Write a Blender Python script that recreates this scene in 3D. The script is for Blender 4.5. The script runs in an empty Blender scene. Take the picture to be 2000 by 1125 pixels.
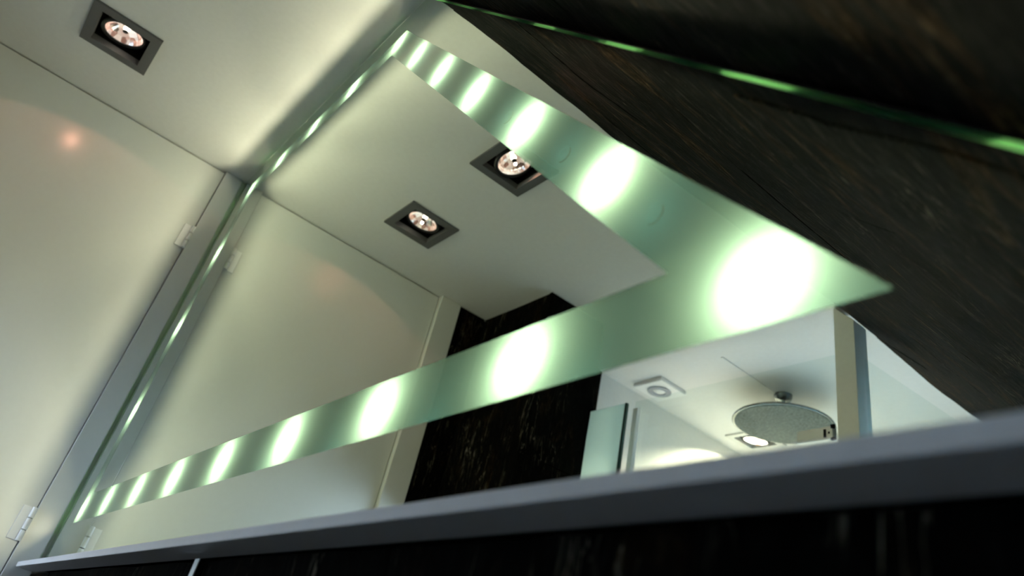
import bpy, math, random
from mathutils import Vector, Matrix, noise

# ------------------------------------------------------------------ units
# The place is laid out in "lamp spacings": 1 unit = distance between two lamps behind the
# mirror (0.24 m).  Origin: lowest left lamp on the mirror face.  y < 0 is the room.
S = 0.24
Z0 = 1.267                      # height of that lamp above the floor (m)
FLOOR = -Z0 / S
CEIL = 4.72
def W(x, y, z): return Vector((x * S, y * S, z * S + Z0))

scene = bpy.context.scene
COL = scene.collection

# ------------------------------------------------------------------ camera
cam_d = bpy.data.cameras.new('camera')
cam = bpy.data.objects.new('camera', cam_d); COL.objects.link(cam)
R = [[0.625093, 0.752355, 0.207896], [-0.335436, 0.499423, -0.798786], [-0.704799, 0.42958, 0.564553]]
m = Matrix(((R[0][0], -R[1][0], -R[2][0]), (R[0][1], -R[1][1], -R[2][1]), (R[0][2], -R[1][2], -R[2][2]))).to_4x4()
m.translation = W(9.013186, -1.3885, -1.13303)
cam.matrix_world = m
cam_d.sensor_fit = 'HORIZONTAL'; cam_d.sensor_width = 36.0
cam_d.lens = 1465.017 / 2000 * 36
cam_d.shift_x = -2.78 / 2000
cam_d.shift_y = (449.587 - 562.5) / 2000
cam_d.clip_start = 0.01
cam_d.dof.use_dof = True
cam_d.dof.focus_distance = 1.35
cam_d.dof.aperture_fstop = 4.0
scene.camera = cam

# ------------------------------------------------------------------ view, world, lights
vs = scene.view_settings
vs.view_transform = 'Standard'; vs.look = 'None'; vs.gamma = 1.0; vs.use_curve_mapping = False
vs.exposure = 0.0
scene.cycles.use_denoising = True
scene.cycles.clamp_indirect = 6.0

MIRROR_LAMP_W = 6.0            # each lamp behind the mirror
MIRROR_LAMP_COL = (1.0, 0.96, 0.70)
SKY_STRENGTH = 40.0
SKY_COL = (0.38, 0.67, 1.0)
SPILL_W = 0.8
FILL_WINDOW_L = 17.0
SHOWER_W = 250.0

world = bpy.data.worlds.new('overcast_sky'); scene.world = world
world.use_nodes = True
bg = world.node_tree.nodes['Background']
wn = world.node_tree                       # bright overcast sky above the horizon, dim ground below
w_tc = wn.nodes.new('ShaderNodeTexCoord'); w_sp = wn.nodes.new('ShaderNodeSeparateXYZ'); w_rp = wn.nodes.new('ShaderNodeValToRGB')
wn.links.new(w_tc.outputs['Generated'], w_sp.inputs[0])
w_mr = wn.nodes.new('ShaderNodeMapRange'); w_mr.inputs['From Min'].default_value = -1; wn.links.new(w_sp.outputs['Z'], w_mr.inputs['Value'])
wn.links.new(w_mr.outputs[0], w_rp.inputs['Fac'])
w_rp.color_ramp.elements[0].position = 0.49; w_rp.color_ramp.elements[0].color = (0.06, 0.075, 0.07, 1)
w_rp.color_ramp.elements[1].position = 0.53; w_rp.color_ramp.elements[1].color = (*SKY_COL, 1)
wn.links.new(w_rp.outputs['Color'], bg.inputs['Color'])
bg.inputs['Strength'].default_value = SKY_STRENGTH

# the roof window lets the sky in (a portal only guides the sampling of the sky)
WIN_X0, WIN_X1, WIN_Y0, WIN_Y1 = 6.0, 8.8, -7.9, -10.8
def slope_sum(y): return 8.83 + 0.014 * (-y)
SQ = math.sqrt(0.5)
def slope_pt(x, y, off=0.0):
    """point on the sloped slate face at given x, y; off > 0 goes outward (away from the room)"""
    return Vector((x + off * SQ, y, slope_sum(y) - x + off * SQ))
wc = slope_pt((WIN_X0 + WIN_X1) / 2, (WIN_Y0 + WIN_Y1) / 2, 0.3)
pl = bpy.data.lights.new('sky_portal', 'AREA'); pl.shape = 'RECTANGLE'
pl.size = (WIN_X1 - WIN_X0) / SQ * S; pl.size_y = abs(WIN_Y1 - WIN_Y0) * S
pl.cycles.is_portal = True
po = bpy.data.objects.new('sky_portal', pl); COL.objects.link(po)
nrm = Vector((-SQ, 0, -SQ))     # into the room
xa = Vector((SQ, 0, -SQ)); za = -nrm; ya = za.cross(xa)
mm = Matrix((xa, ya, za)).transposed().to_4x4(); mm.translation = W(*wc); po.matrix_world = mm

# ------------------------------------------------------------------ materials
def mat(name):
    mt = bpy.data.materials.new(name); mt.use_nodes = True
    nt = mt.node_tree
    for n in list(nt.nodes): nt.nodes.remove(n)
    out = nt.nodes.new('ShaderNodeOutputMaterial')
    return mt, nt, out
def link(nt, a, b): nt.links.new(a, b)
def pos_coords(nt, scale):
    g = nt.nodes.new('ShaderNodeNewGeometry'); mp = nt.nodes.new('ShaderNodeMapping')
    mp.inputs['Scale'].default_value = scale
    link(nt, g.outputs['Position'], mp.inputs['Vector']); return mp.outputs['Vector']
def noise_n(nt, vec, scale, detail=4, rough=0.55, dist=0.0):
    n = nt.nodes.new('ShaderNodeTexNoise'); n.inputs['Scale'].default_value = scale
    n.inputs['Detail'].default_value = detail; n.inputs['Roughness'].default_value = rough
    n.inputs['Distortion'].default_value = dist
    link(nt, vec, n.inputs['Vector']); return n.outputs['Fac']
def ramp(nt, fac, stops):
    r = nt.nodes.new('ShaderNodeValToRGB'); e = r.color_ramp.elements
    while len(e) < len(stops): e.new(0.5)
    for i, (p, c) in enumerate(stops):
        e[i].position = p; e[i].color = (*c, 1) if len(c) == 3 else c
    link(nt, fac, r.inputs['Fac']); return r.outputs['Color']
def paint(name, col, rough=0.5, spec=0.5, grain=0.02, metallic=0.0, scale=60, coat=0.0):
    mt, nt, out = mat(name)
    b = nt.nodes.new('ShaderNodeBsdfPrincipled')
    v = pos_coords(nt, (1, 1, 1)); f = noise_n(nt, v, scale, 3)
    c = ramp(nt, f, [(0.3, tuple(max(0, k * (1 - grain)) for k in col)), (0.7, tuple(min(1, k * (1 + grain)) for k in col))])
    link(nt, c, b.inputs['Base Color'])
    b.inputs['Roughness'].default_value = rough; b.inputs['Metallic'].default_value = metallic
    b.inputs['Specular IOR Level'].default_value = spec
    b.inputs['Coat Weight'].default_value = coat; b.inputs['Coat Roughness'].default_value = 0.1
    link(nt, b.outputs[0], out.inputs['Surface'])
    return mt
def slate(name, scale, bump=0.5, k=1.0):
    mt, nt, out = mat(name)
    b = nt.nodes.new('ShaderNodeBsdfPrincipled')
    v = pos_coords(nt, scale)
    big = noise_n(nt, v, 1.6, 6, 0.62, 1.2)
    fine = noise_n(nt, v, 12.0, 10, 0.78, 0.6)
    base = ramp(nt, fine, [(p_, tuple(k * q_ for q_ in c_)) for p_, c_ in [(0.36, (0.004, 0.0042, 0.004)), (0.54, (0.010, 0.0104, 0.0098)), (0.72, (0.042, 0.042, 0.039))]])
    v2 = pos_coords(nt, tuple(q_ * 0.8 for q_ in scale))
    rust = noise_n(nt, v2, 1.9, 5, 0.6, 1.5)
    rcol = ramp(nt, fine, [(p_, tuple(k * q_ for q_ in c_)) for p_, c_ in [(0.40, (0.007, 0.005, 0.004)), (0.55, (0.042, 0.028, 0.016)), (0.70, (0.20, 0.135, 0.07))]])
    rm = ramp(nt, rust, [(0.54, (0, 0, 0)), (0.66, (1, 1, 1))])
    mx = nt.nodes.new('ShaderNodeMix'); mx.data_type = 'RGBA'
    link(nt, rm, mx.inputs['Factor']); link(nt, base, mx.inputs['A']); link(nt, rcol, mx.inputs['B'])
    # thin pale scratches along the cleft
    v3 = pos_coords(nt, tuple(k * (2.6 if k > 3 else 0.8) for k in scale))
    scr = noise_n(nt, v3, 3.0, 3, 0.5, 0.8)
    sm = ramp(nt, scr, [(0.485, (0, 0, 0)), (0.5, (0.8, 0.8, 0.8)), (0.515, (0, 0, 0))])
    msk = nt.nodes.new('ShaderNodeMath'); msk.operation = 'MULTIPLY'
    link(nt, sm, msk.inputs[0]); link(nt, ramp(nt, big, [(0.5, (0, 0, 0)), (0.66, (1, 1, 1))]), msk.inputs[1])
    mx2 = nt.nodes.new('ShaderNodeMix'); mx2.data_type = 'RGBA'
    link(nt, msk.outputs[0], mx2.inputs['Factor']); link(nt, mx.outputs['Result'], mx2.inputs['A'])
    mx2.inputs['B'].default_value = (0.26, 0.23, 0.18, 1)
    link(nt, mx2.outputs['Result'], b.inputs['Base Color'])
    b.inputs['Roughness'].default_value = 0.55
    b.inputs['Specular IOR Level'].default_value = 0.006
    add = nt.nodes.new('ShaderNodeMath'); add.operation = 'ADD'
    link(nt, big, add.inputs[0]); link(nt, fine, add.inputs[1])
    bp = nt.nodes.new('ShaderNodeBump'); bp.inputs['Strength'].default_value = bump; bp.inputs['Distance'].default_value = 0.02
    link(nt, add.outputs[0], bp.inputs['Height']); link(nt, bp.outputs[0], b.inputs['Normal'])
    link(nt, b.outputs[0], out.inputs['Surface'])
    return mt
def emit(name, col, strength):
    mt, nt, out = mat(name)
    e = nt.nodes.new('ShaderNodeEmission'); e.inputs['Color'].default_value = (*col, 1); e.inputs['Strength'].default_value = strength
    link(nt, e.outputs[0], out.inputs['Surface']); return mt
def schlick(nt, f0=0.04):
    lw = nt.nodes.new('ShaderNodeLayerWeight'); lw.inputs['Blend'].default_value = 0.5
    p = nt.nodes.new('ShaderNodeMath'); p.operation = 'POWER'; p.inputs[1].default_value = 5
    link(nt, lw.outputs['Facing'], p.inputs[0])
    a = nt.nodes.new('ShaderNodeMath'); a.operation = 'MULTIPLY_ADD'; a.inputs[1].default_value = 1 - f0; a.inputs[2].default_value = f0
    link(nt, p.outputs[0], a.inputs[0]); return a.outputs[0]
def clear_glass(name, tint, spec=1.0):
    mt, nt, out = mat(name)
    t = nt.nodes.new('ShaderNodeBsdfTransparent'); t.inputs['Color'].default_value = (*tint, 1)
    g = nt.nodes.new('ShaderNodeBsdfGlossy'); g.inputs['Roughness'].default_value = 0.0; g.inputs['Color'].default_value = (spec, spec, spec, 1)
    f = schlick(nt)
    mx = nt.nodes.new('ShaderNodeMixShader')
    link(nt, f, mx.inputs[0]); link(nt, t.outputs[0], mx.inputs[1]); link(nt, g.outputs[0], mx.inputs[2])
    link(nt, mx.outputs[0], out.inputs['Surface']); return mt
def diffuser(name, tl, tr, df, through, coat=True):
    """acid-etched glass: scatters the lamp light behind it, lets a little straight through, glossy face"""
    mt, nt, out = mat(name)
    a = nt.nodes.new('ShaderNodeBsdfTranslucent'); a.inputs['Color'].default_value = (*tl, 1)
    d = nt.nodes.new('ShaderNodeBsdfDiffuse'); d.inputs['Color'].default_value = (*df, 1)
    t = nt.nodes.new('ShaderNodeBsdfTransparent'); t.inputs['Color'].default_value = (*tr, 1)
    ad = nt.nodes.new('ShaderNodeAddShader'); link(nt, a.outputs[0], ad.inputs[0]); link(nt, d.outputs[0], ad.inputs[1])
    m1 = nt.nodes.new('ShaderNodeMixShader'); m1.inputs[0].default_value = through
    link(nt, ad.outputs[0], m1.inputs[1]); link(nt, t.outputs[0], m1.inputs[2])
    last = m1
    if coat:
        g = nt.nodes.new('ShaderNodeBsdfGlossy'); g.inputs['Roughness'].default_value = 0.03
        f = schlick(nt)
        m2 = nt.nodes.new('ShaderNodeMixShader')
        link(nt, f, m2.inputs[0]); link(nt, m1.outputs[0], m2.inputs[1]); link(nt, g.outputs[0], m2.inputs[2])
        last = m2
    link(nt, last.outputs[0], out.inputs['Surface']); return mt
def mirror_silver(name, col):
    mt, nt, out = mat(name)
    g = nt.nodes.new('ShaderNodeBsdfGlossy'); g.inputs['Roughness'].default_value = 0.0
    g.inputs['Color'].default_value = (*col, 1)
    link(nt, g.outputs[0], out.inputs['Surface']); return mt
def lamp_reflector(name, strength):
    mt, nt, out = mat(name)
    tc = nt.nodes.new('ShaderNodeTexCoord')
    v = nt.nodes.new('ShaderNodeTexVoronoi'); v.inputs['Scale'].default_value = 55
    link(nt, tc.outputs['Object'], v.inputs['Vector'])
    c = ramp(nt, v.outputs['Color'], [(0.2, (0.10, 0.04, 0.03)), (0.42, (0.75, 0.38, 0.26)), (0.62, (1, 0.80, 0.66)), (0.85, (1.6, 1.5, 1.35))])  # the facets' reflections of the bulb, painted as glow colours
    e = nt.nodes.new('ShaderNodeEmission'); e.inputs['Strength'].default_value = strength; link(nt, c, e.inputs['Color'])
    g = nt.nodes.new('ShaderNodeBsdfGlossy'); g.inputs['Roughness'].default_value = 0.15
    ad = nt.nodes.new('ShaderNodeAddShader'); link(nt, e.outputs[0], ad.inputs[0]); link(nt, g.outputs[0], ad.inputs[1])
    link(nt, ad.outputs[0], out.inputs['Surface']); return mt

M = {}
M['ceiling'] = paint('white_ceiling_paint', (0.70, 0.70, 0.69), 0.6, 0.3)
M['wall'] = paint('white_wall_paint', (0.68, 0.69, 0.68), 0.5, 0.4)
M['door'] = paint('white_satin_lacquer', (0.66, 0.67, 0.65), 0.22, 0.5, 0.01)
M['gap_shade'] = paint('gap_shade_paint', (0.02, 0.02, 0.02), 0.8, 0.2)
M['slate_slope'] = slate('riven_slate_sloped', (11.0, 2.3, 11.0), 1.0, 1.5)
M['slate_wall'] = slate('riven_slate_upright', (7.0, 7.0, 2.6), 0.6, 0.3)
M['grout'] = paint('dark_grout', (0.008, 0.008, 0.008), 0.9, 0.1)
M['floor'] = paint('grey_floor_tile', (0.06, 0.06, 0.06), 0.5, 0.3)
M['shelf'] = paint('white_shelf_laminate', (0.74, 0.73, 0.78), 0.45, 0.4, 0.015)
M['mirror'] = mirror_silver('mirror_silver', (0.80, 0.86, 0.80))
M['band'] = diffuser('etched_green_glass', (0.028, 0.046, 0.034), (1.0, 1.0, 0.92), (0.012, 0.060, 0.055), 0.17)
M['edge'] = diffuser('polished_green_edge', (0.36, 1.0, 0.34), (0.3, 0.9, 0.4), (0.01, 0.04, 0.02), 0.0, coat=False)
M['box_white'] = paint('dark_lightbox_lining', (0.001, 0.006, 0.0075), 0.9, 0.0)
M['void'] = paint('matte_dark_socket', (0.001, 0.006, 0.0075), 0.9, 0.0)
M['black'] = paint('black_metal', (0.006, 0.006, 0.006), 0.6, 0.1)
M['trim_grey'] = paint('grey_lacquered_trim', (0.10, 0.10, 0.105), 0.45, 0.4)
M['ring'] = paint('black_lamp_ring', (0.03, 0.03, 0.032), 0.3, 0.5)
M['reflector'] = lamp_reflector('faceted_glow_reflector', 0.65)
M['reflector_shower'] = lamp_reflector('bright_shower_glow_reflector', 7.0)
M['trim_white'] = paint('white_lacquered_trim', (0.6, 0.6, 0.58), 0.45, 0.4)
M['bulb'] = emit('hot_bulb', (1.0, 0.88, 0.72), 6.0)
M['bulb_shower'] = emit('hot_shower_bulb', (1.0, 0.85, 0.6), 12.0)
M['chrome'] = paint('brushed_chrome', (0.75, 0.76, 0.72), 0.3, 0.5, 0.02, 1.0)
M['chrome_dark'] = paint('dark_chrome', (0.18, 0.20, 0.20), 0.25, 0.5, 0.02, 1.0)
M['glass'] = clear_glass('clear_shower_glass', (0.86, 0.92, 0.90))
M['glass_edge'] = paint('green_glass_edge', (0.03, 0.07, 0.06), 0.2, 0.6)
M['frost'] = diffuser('pale_satin_glass', (0.5, 0.6, 0.6), (0.8, 0.9, 0.9), (0.25, 0.3, 0.3), 0.3)
M['post'] = paint('white_gloss_post', (0.86, 0.86, 0.80), 0.35, 0.5)
M['plastic'] = paint('white_plastic', (0.80, 0.80, 0.80), 0.4, 0.4)
M['plastic_grey'] = paint('grey_plastic_ring', (0.30, 0.32, 0.36), 0.5, 0.4)
M['nozzle'] = paint('dotted_shower_plate', (0.10, 0.12, 0.115), 0.6, 0.05, 0.6, 0.0, 130)
M['baffle'] = paint('grey_fill_baffle', (0.12, 0.12, 0.12), 0.6, 0.2)
M['window_frame'] = paint('white_window_frame', (0.75, 0.75, 0.75), 0.4, 0.4)
M['bright_strip'] = paint('pale_brushed_metal', (0.78, 0.82, 0.85), 0.35, 0.5, 0.02, 0.3)

# ------------------------------------------------------------------ mesh helpers
class MB:
    def __init__(self): self.v = []; self.f = []
    def poly(self, pts):
        i = len(self.v); self.v += [Vector(p) for p in pts]; self.f.append(list(range(i, i + len(pts)))); return self
    def box(self, x0, x1, y0, y1, z0, z1):
        x0, x1 = sorted((x0, x1)); y0, y1 = sorted((y0, y1)); z0, z1 = sorted((z0, z1))
        return self.hexa([(x0, y0, z0), (x1, y0, z0), (x1, y1, z0), (x0, y1, z0)], [(x0, y0, z1), (x1, y0, z1), (x1, y1, z1), (x0, y1, z1)])
    def hexa(self, a, b):
        return self.prism(a, b)
    def prism(self, a, b):
        n = len(a); i = len(self.v)
        self.v += [Vector(p) for p in a] + [Vector(p) for p in b]
        self.f.append([i + k for k in reversed(range(n))]); self.f.append([i + n + k for k in range(n)])
        for k in range(n):
            q = (k + 1) % n; self.f.append([i + k, i + q, i + n + q, i + n + k])
        return self
    def ring(self, outer, inner):
        """flat ring between two polygons with the same number of corners"""
        n = len(outer); i = len(self.v)
        self.v += [Vector(p) for p in outer] + [Vector(p) for p in inner]
        for k in range(n):
            q = (k + 1) % n; self.f.append([i + k, i + q, i + n + q, i + n + k])
        return self
    def lathe(self, c, prof, n=32, axis=None, cap0=False, cap1=False):
        """prof: list of (radius, height) about the axis (default down -> +z up)"""
        ax = (axis or Vector((0, 0, 1))).normalized()
        t = Vector((1, 0, 0)) if abs(ax.x) < 0.9 else Vector((0, 1, 0))
        u = ax.cross(t).normalized(); w = ax.cross(u)
        i = len(self.v); c = Vector(c)
        for r, h in prof:
            for k in range(n):
                a = 2 * math.pi * k / n
                self.v.append(c + ax * h + (u * math.cos(a) + w * math.sin(a)) * r)
        for j in range(len(prof) - 1):
            for k in range(n):
                q = (k + 1) % n
                self.f.append([i + j * n + k, i + j * n + q, i + (j + 1) * n + q, i + (j + 1) * n + k])
        if cap0: self.f.append([i + k for k in reversed(range(n))])
        if cap1: self.f.append([i + (len(prof) - 1) * n + k for k in range(n)])
        return self
def base_of(o):
    L = Vector((0, 0, 0))
    while o is not None: L += o.location; o = o.parent
    return L
def build(name, mb, material, parent=None, smooth=False, bevel=0.0):
    me = bpy.data.meshes.new(name)
    off = base_of(parent)
    me.from_pydata([W(*p) - off for p in mb.v], [], mb.f); me.update()
    me.materials.append(material)
    if smooth:
        for p in me.polygons: p.use_smooth = True
    o = bpy.data.objects.new(name, me); COL.objects.link(o); o.parent = parent
    if bevel:
        bv = o.modifiers.new('bevel', 'BEVEL'); bv.width = bevel; bv.segments = 2; bv.limit_method = 'ANGLE'
    return o
def thing(name, label, cat, at, group=None):
    o = bpy.data.objects.new(name, None); COL.objects.link(o); o.location = W(*at)
    o.empty_display_size = 0.05
    o['label'] = label; o['category'] = cat
    if group: o['group'] = group
    return o
def tag(o, label, cat, group=None):
    o['label'] = label; o['category'] = cat
    if group: o['group'] = group
    return o
def struct(o, label=None):
    o['kind'] = 'structure'
    if label: o['label'] = label
    return o
def struct_empty(name, at):
    o = bpy.data.objects.new(name, None); COL.objects.link(o); o.location = W(*at); o['kind'] = 'structure'; return o

# ------------------------------------------------------------------ the shell
XL, XK = -0.82, 11.6            # left wall, knee wall
YM, YB = 0.32, -11.2            # wall behind the mirror, far wall
DL = [(0.64, -2.20), (2.76, -2.20)]          # recessed lamps over the basin
DLS = (0.46, -10.25)                         # recessed lamp in the shower
HOLE = 0.34                                  # half width of the recess

def slab_with_holes(xs, ys, z0, z1, holes):
    mb = MB()
    for i in range(len(xs) - 1):
        for j in range(len(ys) - 1):
            cx, cy = (xs[i] + xs[i + 1]) / 2, (ys[j] + ys[j + 1]) / 2
            if any(abs(cx - hx) < hw and abs(cy - hy) < hw for hx, hy, hw in holes): continue
            mb.box(xs[i], xs[i + 1], ys[j], ys[j + 1], z0, z1)
    return mb
holes = [(x, y, HOLE) for x, y in DL] + [(*DLS, HOLE)]
xs = sorted({-1.3, 5.2} | {h[0] - HOLE for h in holes} | {h[0] + HOLE for h in holes})
ys = sorted({YB - 0.4, YM + 0.4} | {h[1] - HOLE for h in holes} | {h[1] + HOLE for h in holes})
ceiling = struct(build('ceiling', slab_with_holes(xs, ys, CEIL, CEIL + 0.9, holes), M['ceiling']), 'flat white painted ceiling')
build('ceiling_cover', MB().box(-1.3, 5.2, YB - 0.4, YM + 0.4, CEIL + 0.9, CEIL + 1.1), M['black'], ceiling)

struct(build('floor', MB().box(-1.3, XK + 0.5, YB - 0.4, YM + 0.4, FLOOR - 0.4, FLOOR), M['floor']))
struct(build('floor_shower_bounce', MB().box(-0.2, 8.8, -7.05, YB, FLOOR, FLOOR + 0.08), M['wall']))  # unseen white floor added to bounce lamp light up to the ceiling
struct(build('wall_light_block', MB().box(0.0, 6.85, -6.93, -7.07, FLOOR, 1.9), M['wall']))  # unseen low wall added to keep shower bounce light off the shelf
struct(build('wall_left', MB().box(XL - 0.45, XL, YM + 0.4, -0.28, FLOOR, CEIL + 0.2)
             .box(XL - 0.45, XL, -3.58, YB - 0.4, FLOOR, CEIL + 0.2)
             .box(XL - 0.45, XL - 0.2, -0.28, -3.58, FLOOR, CEIL + 0.2), M['wall']), 'white painted wall with the tall door')
struct(build('wall_mirror', MB().box(XL - 0.4, XK + 0.5, YM, YM + 0.4, FLOOR, CEIL + 0.2), M['grout']))
struct(build('wall_far', MB().box(XL - 0.4, XK + 0.5, YB - 0.4, YB, FLOOR, CEIL + 0.2), M['wall']), 'white end wall of the shower')
struct(build('wall_knee', MB().box(XK, XK + 0.5, YB - 0.4, YM + 0.4, FLOOR, -2.4), M['wall']))

# sloped slab under the roof, with the roof window opening
mb = MB()
gx = [3.6, WIN_X0, WIN_X1, XK + 0.6]; gy = [YB - 0.4, WIN_Y1, WIN_Y0, YM + 0.4]
for i in range(3):
    for j in range(3):
        if i == 1 and j == 1: continue
        q = [(gx[i], gy[j]), (gx[i + 1], gy[j]), (gx[i + 1], gy[j + 1]), (gx[i], gy[j + 1])]
        mb.prism([slope_pt(a, b, 0.08) for a, b in q], [slope_pt(a, b, 0.55) for a, b in q])
wall_slope = struct(build('wall_slope', mb, M['grout']), 'sloped wall clad in dark riven slate')

# ------------------------------------------------------------------ slate tiles
def slate_tile(o, u, v, n, lu, lv, seed, parent, material, nu=8, nv=5, amp=0.03, thick=0.07, clip=None):
    """one riven tile: o corner, u/v unit directions, n towards the room, thickness below the mean face"""
    rnd = random.Random(seed)
    lift = rnd.uniform(-0.006, 0.006); tx, ty = rnd.uniform(-0.008, 0.008), rnd.uniform(-0.008, 0.008)
    mb = MB(); pts = []
    sd = Vector((0, 0, 0))
    for j in range(nv + 1):
        for i in range(nu + 1):
            a, b = i / nu, j / nv
            e = 0.004 * noise.noise(Vector((a * 5, b * 5, seed)))
            p = o + u * (a * lu + (e if 0 < j < nv else 0)) + v * (b * lv + (e if i in (0, nu) else 0))
            q = p + sd
            h = noise.noise(Vector((q.x * 1.1, q.y * 0.5, q.z * 1.1))) + 0.5 * noise.noise(Vector((q.x * 3.1, q.y * 1.3, q.z * 3.1)))
            st = h * 5; fl = math.floor(st); fr = st - fl
            h = amp * (0.35 * h + 0.65 * (fl + min(1, max(0, (fr - 0.35) / 0.3))) / 5) + lift + tx * (a - .5) + ty * (b - .5)
            if i in (0, nu) or j in (0, nv): h -= 0.003
            mb.v.append(p + n * h); pts.append(p)
    w = nu + 1
    for j in range(nv):
        for i in range(nu):
            mb.f.append([j * w + i, j * w + i + 1, (j + 1) * w + i + 1, (j + 1) * w + i])
    border = [i for i in range(w)] + [j * w + nu for j in range(1, nv + 1)] + [nv * w + i for i in range(nu - 1, -1, -1)] + [j * w for j in range(nv - 1, 0, -1)]
    k0 = len(mb.v)
    for k in border: mb.v.append(pts[k] - n * thick)
    for k in range(len(border)):
        q = (k + 1) % len(border); mb.f.append([border[k], k0 + k, k0 + q, border[q]])
    if u.cross(v).dot(n) < 0: mb.f = [list(reversed(f)) for f in mb.f]
    ob = build('slate_tile', mb, material, parent, smooth=True)
    sm = ob.modifiers.new('edges', 'EDGE_SPLIT'); sm.split_angle = math.radians(40)
    return ob

JOINT = 0.003
uy = Vector((0, -1, 0)); vs_ = Vector((SQ, 0, -SQ)).normalized()
seed = 1
row_h = 1.30                     # along the slope
yj = [0.0 + YM - 0.02, -0.28, -2.78, -5.28, -7.78, YB]
tilt = 0.016
for r in range(0, 9):
    x0 = 3.98 + r * row_h * SQ
    cuts = yj if r % 2 == 0 else [YM - 0.02, -1.5, -4.0, -6.5, -9.0, YB]
    for k in range(len(cuts) - 1):
        ya_, yb_ = cuts[k], cuts[k + 1]
        if x0 + row_h * SQ > WIN_X0 - 0.02 and x0 < WIN_X1 and yb_ < WIN_Y0 and ya_ > WIN_Y1: 
            # around the roof window only the parts beside it
            if ya_ > WIN_Y0 + 0.3: yb_ = WIN_Y0 + 0.1
            elif yb_ < WIN_Y1 - 0.3: ya_ = WIN_Y1 - 0.1
            else: continue
        o = slope_pt(x0, ya_)
        u = (slope_pt(x0, yb_) - o); L = u.length; u.normalize()
        n = Vector((-SQ, 0, -SQ))
        slate_tile(o, u, vs_, n, L - JOINT, row_h - JOINT, seed, wall_slope, M['slate_slope'], nu=max(12, int(L * 9)), nv=14, amp=0.05)
        seed += 1

# slate below the shelf
wall_lower = struct(build('wall_under_shelf', MB().box(XL, 11.6, YM, 0.02, FLOOR, -0.62), M['grout']), 'dark slate wall under the shelf')
z = -0.63
for r in range(4):
    x = XL + 0.02 - (r % 2) * 0.5
    while x < 9.2 + r * 0.6:
        x1 = min(x + 1.05, 9.35 + r * 0.6); xs0 = max(x, XL + 0.01)
        if x1 - xs0 > 0.1:
            slate_tile(Vector((xs0, -0.035, z)), Vector((1, 0, 0)), Vector((0, 0, -1)), Vector((0, -1, 0)), x1 - xs0 - JOINT, 0.62 - JOINT, seed, wall_lower, M['slate_wall'], 8, 6, 0.03, 0.05); seed += 1
        x += 1.05
    z -= 0.62

# slate-clad pier and return opposite the mirror
pier = struct(build('wall_pier', MB().box(XL, 0.92, -4.52, -5.6, FLOOR, CEIL + 0.1).box(XL, -0.28, -5.6, -6.74, FLOOR, CEIL + 0.1)
                    .box(XL, -0.79, -3.93, -4.52, FLOOR, CEIL + 0.1), M['grout']), 'black slate-clad pier opposite the mirror')
def clad(o, u, length, n, ztop, zbot, tw, th, amp=0.02):
    global seed
    z = ztop; r = 0
    while z - zbot > 0.1:
        h = min(th, z - zbot); a = -(r % 2) * tw / 2
        while a < length - 0.02:
            a0, a1 = max(a, 0), min(a + tw, length)
            if a1 - a0 > 0.05:
                slate_tile(o + u * a0 + Vector((0, 0, z)), u, Vector((0, 0, -1)), n, a1 - a0 - JOINT, h - JOINT, seed, pier, M['slate_wall'], 5, 4, amp, 0.05); seed += 1
            a += tw
        z -= th; r += 1
clad(Vector((-0.72, -4.46, 0)), Vector((1, 0, 0)), 1.70, Vector((0, 1, 0)), CEIL - 0.01, 1.4, 2.5, 1.25)
clad(Vector((0.98, -4.46, 0)), Vector((0, -1, 0)), 1.15, Vector((1, 0, 0)), CEIL - 0.01, -1.6, 2.5, 1.25)
clad(Vector((-0.22, -5.62, 0)), Vector((0, -1, 0)), 1.15, Vector((1, 0, 0)), CEIL - 0.01, -1.6, 2.5, 1.25)
clad(Vector((-0.74, -3.95, 0)), Vector((0, -1, 0)), 0.50, Vector((1, 0, 0)), CEIL - 0.01, -1.6, 2.5, 1.25)
struct(build('wall_shower', MB().box(XL, -0.27, -6.74, YB, FLOOR, CEIL + 0.1), M['wall']), 'white side wall inside the shower')

# ceiling panel joint inside the shower
struct(build('trim_2', MB().box(1.93, 1.97, -7.3, YB, CEIL - 0.012, CEIL + 0.01), M['wall']))

# ------------------------------------------------------------------ roof window
win = struct_empty('window_1', slope_pt(WIN_X0, WIN_Y0))
fw = 0.22
for a, b, c_, d in ((WIN_X0, WIN_X0 + fw, WIN_Y0, WIN_Y1), (WIN_X1 - fw, WIN_X1, WIN_Y0, WIN_Y1), (WIN_X0 + fw, WIN_X1 - fw, WIN_Y0, WIN_Y0 - fw), (WIN_X0 + fw, WIN_X1 - fw, WIN_Y1 + fw, WIN_Y1)):
    q = [(a, c_), (b, c_), (b, d), (a, d)]
    build('window_frame', MB().prism([slope_pt(i, j, 0.02) for i, j in q], [slope_pt(i, j, 0.4) for i, j in q]), M['window_frame'], win)
q = [(WIN_X0 + fw, WIN_Y0 - fw), (WIN_X1 - fw, WIN_Y0 - fw), (WIN_X1 - fw, WIN_Y1 + fw), (WIN_X0 + fw, WIN_Y1 + fw)]
build('pane', MB().prism([slope_pt(i, j, 0.2) for i, j in q], [slope_pt(i, j, 0.24) for i, j in q]), clear_glass('window_glass', (0.95, 0.97, 0.97)), win)

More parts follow.
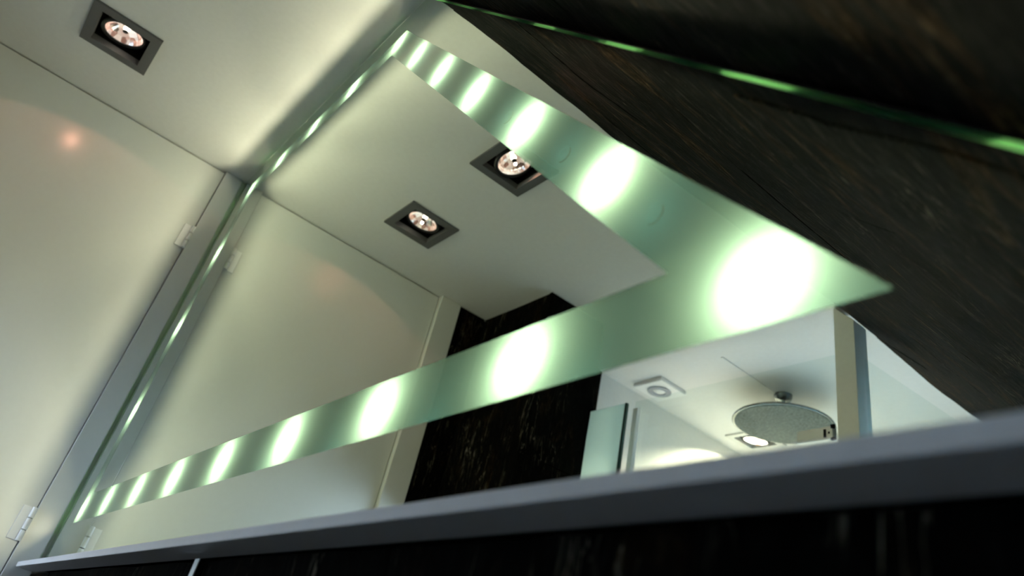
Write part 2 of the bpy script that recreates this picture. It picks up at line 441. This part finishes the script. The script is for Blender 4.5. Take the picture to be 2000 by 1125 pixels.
# unseen glowing window added to the pier as cold fill, below the sight line
fill_win = struct_empty('added_fill_window', (0.1, -4.47, -1.7))
for a, b, c_, d in ((-0.66, 0.86, 1.26, 1.38), (-0.66, 0.86, -1.82, -1.7), (-0.66, -0.53, -1.7, 1.26), (0.73, 0.86, -1.7, 1.26)):
    build('window_frame', MB().box(a, b, -4.52, -4.28, c_, d), M['window_frame'], fill_win)
build('pane', MB().box(-0.53, 0.73, -4.50, -4.47, -1.7, 1.26), emit('added_cold_fill_pane', (0.64, 0.81, 1.0), FILL_WINDOW_L), fill_win)
baffle0 = build('fill_baffle', MB().box(-0.525, 0.725, -4.46, -4.29, -1.642, -1.634), M['baffle'], fill_win)
for k in range(1, 25):           # unseen slats added to cut the pane's upward light
    sl = baffle0.copy(); COL.objects.link(sl); sl.parent = fill_win; sl.location.z = k * 0.118 * S

# ------------------------------------------------------------------ tall door in the left wall
door = struct_empty('door_1', (XL, -0.3, FLOOR))
door['label'] = 'tall white door reaching the ceiling'
build('door_leaf', MB().box(XL - 0.18, XL - 0.01, -0.293, -3.55, FLOOR + 0.04, CEIL - 0.02), M['door'], door, bevel=0.002)
build('casing', MB().box(XL - 0.2, XL + 0.035, -0.03, -0.285, FLOOR, CEIL - 0.002), M['door'], door, bevel=0.0015)
build('casing', MB().box(XL - 0.2, XL + 0.085, -3.56, -3.94, FLOOR, CEIL - 0.002), M['door'], door, bevel=0.0015)
build('head_gap_shade', MB().box(XL - 0.2, XL - 0.06, -0.285, -3.56, CEIL - 0.02, CEIL), M['gap_shade'], door)  # dark filler strip paints the shade in the gap above the leaf
for hz in (3.55, -0.21, -3.6):
    h = build('hinge', MB().box(XL - 0.01, XL + 0.012, -0.33, -0.42, hz - 0.17, hz + 0.17), M['plastic'], door, bevel=0.001)
    build('knuckle', MB().lathe((XL + 0.03, -0.305, hz - 0.17), [(0.028, 0), (0.028, 0.105)], 12, cap0=True, cap1=True)
          .lathe((XL + 0.03, -0.305, hz - 0.055), [(0.028, 0), (0.028, 0.11)], 12, cap0=True, cap1=True)
          .lathe((XL + 0.03, -0.305, hz + 0.065), [(0.028, 0), (0.028, 0.105)], 12, cap0=True, cap1=True), M['plastic'], h, smooth=False)

# ------------------------------------------------------------------ the lit mirror
EDGE = 8.765                     # x + z along the slanted edge
X0, ZB_, ZT = -0.795, -0.56, 4.685
def outline(d, y):
    """mirror outline shrunk inwards by d"""
    s = EDGE - d / SQ
    return [(X0 + d, y, ZB_ + d), (s - (ZB_ + d), y, ZB_ + d), (s - (ZT - d), y, ZT - d), (X0 + d, y, ZT - d)]
def bandpoly(lo, x0, hi, s, y): return [(x0, y, lo), (s - lo, y, lo), (s - hi, y, hi), (x0, y, hi)]
H = 4.217
mirror = thing('backlit_mirror', 'large wall mirror with slanted side and glowing frosted band of lamps', 'mirror', (4.0, 0.0, ZB_))
outer = bandpoly(-0.14, -0.14, H + 0.13, 8.20, 0.0)
inner = bandpoly(0.14, 0.14, H - 0.14, 7.80, 0.0)
EW = 0.025
TH = 0.03
mb = MB()
o1 = outline(EW, 0.0)
mb.ring(o1, outer)
mb.f.append(list(range(len(mb.v), len(mb.v) + 4))); mb.v += [Vector(p) for p in inner]
build('mirror_glass', mb, M['mirror'], mirror)
mb = MB()                        # painted backing of the silvered glass
mb.ring([(a, TH, c_) for a, b, c_ in o1], [(a, TH, c_) for a, b, c_ in outer])
mb.f.append(list(range(len(mb.v), len(mb.v) + 4))); mb.v += [Vector((a, TH, c_)) for a, b, c_ in inner]
build('glass_backing', mb, M['box_white'], mirror)
build('frosted_band', MB().ring(outer, inner), M['band'], mirror)['label'] = 'frosted green glass band lit by lamps'
build('polished_edge', MB().ring(outline(0.0, 0.012), outline(EW, 0.0)), M['edge'], mirror)['label'] = 'glowing green glass edge'
BOXD = 0.27
build('back_panel', MB().prism(outline(0.0, BOXD), outline(0.0, BOXD + 0.03)), M['box_white'], mirror)
rail = MB()
oa, ob = outline(-0.012, 0.02), outline(0.0, 0.02)
for k in range(4):
    q = (k + 1) % 4
    a, b, c_, d = Vector(oa[k]), Vector(oa[q]), Vector(ob[q]), Vector(ob[k])
    dy = Vector((0, BOXD - 0.02, 0))
    rail.prism([a, b, c_, d], [a + dy, b + dy, c_ + dy, d + dy])
build('frame_rail', rail, M['black'], mirror)
LAMP_Y = 0.09
for i in range(6):               # unseen blocks added behind the slanted edge to make its glow uneven
    t_ = (i + 0.12) / 6
    a = Vector((8 + (3.776 - 8) * t_, 0.003, H * t_)) + Vector((SQ, 0, SQ)) * 0.43
    u = Vector((-SQ, 0, SQ)) * 0.33; u2 = u * 0.25; w = Vector((SQ, 0, SQ)) * 0.09; d = Vector((0, BOXD - 0.01, 0))
    build('edge_light_block', MB().prism([a - u, a + u, a + u2 + w, a - u2 + w], [a - u + d, a + u + d, a + u2 + w + d, a - u2 + w + d]), M['black'], mirror)
lamps = [(i, 0.0) for i in range(9)] + [(3.776 * i / 4, H) for i in range(5)] + [(0.0, H * i / 4) for i in (1, 2, 3)] \
      + [(8 + (3.776 - 8) * i / 6, H * i / 6) for i in range(1, 6)]
for x, zz in lamps:
    s_ = build('lamp_socket', MB().lathe((x, BOXD, zz), [(0.05, 0), (0.05, -0.008), (0.03, -0.012)], 12, Vector((0, 1, 0)), cap1=True), M['void'], mirror)
    l = bpy.data.lights.new('mirror_lamp', 'POINT'); l.energy = MIRROR_LAMP_W; l.color = MIRROR_LAMP_COL; l.shadow_soft_size = 0.006
    lo = bpy.data.objects.new('mirror_lamp', l); COL.objects.link(lo); lo.parent = mirror; lo.location = W(x, LAMP_Y, zz) - mirror.location

# ------------------------------------------------------------------ ledge under the mirror
SHY, SHT, SHB = -0.20, -0.556, -0.605
shelf = tag(build('shelf', MB().prism([(XL + 0.002, SHY, SHB), (9.33, SHY, SHB), (9.33, -0.004, SHB), (XL + 0.002, -0.004, SHB)],
                               [(XL + 0.002, SHY, SHT), (9.28, SHY, SHT), (9.28, -0.004, SHT), (XL + 0.002, -0.004, SHT)]), M['shelf'], bevel=0.0012),
            'narrow pale shelf running under the mirror', 'shelf')
tr = struct(build('trim_1', MB().box(4.55, 4.615, -0.066, -0.006, -0.628, -3.4), M['black']), 'slim bright metal strip on slate under shelf')  # body coloured black to paint the strip's shaded side
build('lit_metal_face', MB().box(4.55, 4.618, -0.072, -0.066, -0.628, -3.4), M['bright_strip'], tr)

# ------------------------------------------------------------------ recessed lamps
def downlight(at, label, reflector, bulb, tilt, watts, col, angle, group, trim, drop=0.0, blend=0.06):
    x, y = at
    t = thing('recessed_downlight', label, 'downlight', (x, y, CEIL), group)
    o_, i_ = 0.40, 0.285
    fr = MB()
    sq = lambda h, z_: [(x - h, y - h, z_), (x + h, y - h, z_), (x + h, y + h, z_), (x - h, y + h, z_)]
    fr.ring(sq(o_, CEIL - 0.03), sq(i_, CEIL - 0.03)); fr.ring(sq(o_, CEIL), sq(o_, CEIL - 0.03)); fr.ring(sq(i_, CEIL - 0.03), sq(i_, CEIL + 0.05)); fr.ring(sq(i_, CEIL + 0.05), sq(o_, CEIL))
    build('trim_frame', fr, trim, t)
    bx = MB(); bx.ring(sq(i_ + 0.02, CEIL + 0.04), sq(i_ + 0.02, CEIL + 0.7)); bx.poly(sq(i_ + 0.02, CEIL + 0.7))
    build('recess_box', bx, M['black'], t)
    ax = Vector((tilt[0], tilt[1], 1)).normalized()      # lamp axis, pointing up
    c = Vector((x, y, CEIL + 0.06 - drop))
    build('gimbal_ring', MB().lathe(c, [(0.215, 0.0), (0.258, -0.01), (0.262, 0.03), (0.225, 0.10), (0.215, 0.0)], 36, ax), M['ring'], t, smooth=True)
    rf = build('reflector', MB().lathe(c, [(0.215, 0.01), (0.19, 0.07), (0.13, 0.13), (0.05, 0.16), (0.0, 0.165)], 28, ax), reflector, t)
    b = build('bulb', MB().lathe(c, [(0.0, 0.055), (0.028, 0.06), (0.04, 0.085), (0.032, 0.13), (0.0, 0.15)], 14, ax), bulb, t, smooth=True)
    build('anti_glare_cap', MB().lathe(c, [(0.0, 0.03), (0.03, 0.034), (0.032, 0.045), (0.0, 0.05)], 14, ax), M['ring'], t, smooth=True)
    l = bpy.data.lights.new('downlight_beam', 'SPOT'); l.energy = watts; l.color = col
    l.spot_size = math.radians(angle); l.spot_blend = blend; l.shadow_soft_size = 0.004
    lo = bpy.data.objects.new('downlight_beam', l); COL.objects.link(lo); lo.parent = t
    p = c - ax * 0.02
    lo.location = W(*p) - t.location
    lo.rotation_euler = ax.to_track_quat('Z', 'Y').to_euler()
    return t
PINK = (1.0, 0.46, 0.30)
downlight(DL[0], 'square grey recessed ceiling light near the white door', M['reflector'], M['bulb'], (0.1, -0.12), SPILL_W, PINK, 132, 'recessed lights over the basin', M['trim_grey'])
downlight(DL[1], 'square grey recessed ceiling light farther from the door, cut off by the frosted band', M['reflector'], M['bulb'], (-0.35, 0.3), SPILL_W, PINK, 132, 'recessed lights over the basin', M['trim_grey'])
downlight(DLS, 'bright recessed ceiling light inside the shower', M['reflector_shower'], M['bulb_shower'], (0.12, 0.0), SHOWER_W, (1.0, 0.85, 0.62), 140, None, M['trim_white'], 0.09, 0.9)

# ------------------------------------------------------------------ shower
YG = -7.0
post = tag(build('shower_post', MB().prism([(4.17, -6.82, 1.905), (4.45, -6.82, 1.905), (4.45, -7.12, 1.905), (4.17, -7.12, 1.905)],
                                   [(4.17, -6.82, 4.715), (4.45, -6.82, 4.44), (4.45, -7.12, 4.44), (4.17, -7.12, 4.715)]), M['post'], bevel=0.001),
           'upright white post between the shower glass panes', 'post')
def pane(name, label, poly, y, dark=()):
    t = thing(name, label, 'glass panel', (sum(p[0] for p in poly) / len(poly), y, FLOOR))
    n = len(poly)
    g = MB(); g.poly([(a, y, b) for a, b in poly])
    build('glass_sheet', g, M['glass'], t)
    e = MB()
    for k in dark:
        a, b = poly[k], poly[(k + 1) % n]
        d = Vector((b[0] - a[0], 0, b[1] - a[1])).normalized(); w = Vector((d.z, 0, -d.x)) * 0.012
        pa, pb = Vector((a[0], y, a[1])), Vector((b[0], y, b[1])); th = Vector((0, -0.04, 0))
        e.prism([pa - w, pb - w, pb, pa], [pa - w + th, pb - w + th, pb + th, pa + th])
    if dark: build('glass_rim', e, M['glass_edge'], t)
    return t
ZG = 4.10
main = pane('shower_screen', 'clear shower glass pane left of the post, in front of the shower head', [(0.46, 1.9), (4.165, 1.9), (4.165, ZG), (0.46, ZG)], YG)
pane('sloped_shower_screen', 'clear shower glass pane with slanted top right of the post', [(4.47, 1.9), (6.5, 1.9), (6.5, 1.92), (4.47, 3.95)], YG)
# clamp on the main pane
cl = build('clamp', MB().box(3.52, 4.02, YG + 0.05, YG - 0.05, 2.91, 3.085), M['chrome'], main, bevel=0.002)
build('slot', MB().box(3.90, 3.935, YG + 0.056, YG + 0.045, 2.94, 3.05).box(3.965, 3.985, YG + 0.056, YG + 0.045, 2.985, 3.01)
      .box(4.0, 4.05, YG + 0.056, YG + 0.03, 3.05, 3.10).box(4.0, 4.05, YG + 0.056, YG + 0.03, 2.89, 2.925), M['black'], cl)
fp = thing('satin_glass_panel', 'narrow pale satin glass panel beside the black slate', 'glass panel', (0.3, -6.55, FLOOR))
build('panel', MB().box(-0.12, 0.71, -6.53, -6.57, FLOOR, 3.82), M['frost'], fp)
build('panel_edge', MB().box(0.71, 0.75, -6.525, -6.575, FLOOR, 3.825), M['glass_edge'], fp)
build('seal_profile', MB().box(0.56, 0.66, -6.86, -6.95, FLOOR, 3.9), M['plastic'], fp, bevel=0.002)

# rain shower hanging from the ceiling
sc = (2.02, -8.84)
sh = thing('rain_shower_head', 'round rain shower head hanging from the ceiling', 'shower head', (sc[0], sc[1], 4.19))
build('ceiling_rose', MB().lathe((sc[0], sc[1], CEIL), [(0.0, -0.10), (0.13, -0.09), (0.15, -0.04), (0.15, 0.0)], 24), M['chrome_dark'], sh, smooth=True)
build('drop_pipe', MB().lathe((sc[0], sc[1], 4.27), [(0.035, 0), (0.035, 0.4)], 14), M['chrome'], sh, smooth=True)
dk = build('spray_disc', MB().lathe((sc[0], sc[1], 4.19), [(0.0, 0.11), (0.10, 0.10), (0.72, 0.055), (0.80, 0.035), (0.81, 0.015), (0.79, 0.0), (0.0, 0.0)], 48), M['chrome_dark'], sh, smooth=True)
build('nozzle_plate', MB().lathe((sc[0], sc[1], 4.185), [(0.77, 0.004), (0.76, -0.004), (0.0, -0.004)], 48), M['nozzle'], dk)

# extractor fan
fx, fy = 0.28, -7.72
fan = thing('extractor_fan', 'square white extractor fan on the shower ceiling', 'fan', (fx, fy, CEIL))
build('cover_plate', MB().box(fx - 0.33, fx + 0.33, fy - 0.33, fy + 0.33, CEIL - 0.075, CEIL - 0.001), M['plastic'], fan, bevel=0.003)
build('grille_ring', MB().lathe((fx, fy, CEIL - 0.075), [(0.11, -0.002), (0.11, -0.02), (0.21, -0.02), (0.21, -0.002)], 28), M['plastic_grey'], fan)
build('hub', MB().lathe((fx, fy, CEIL - 0.075), [(0.0, -0.024), (0.08, -0.02), (0.10, -0.002)], 24), M['plastic'], fan, smooth=True)
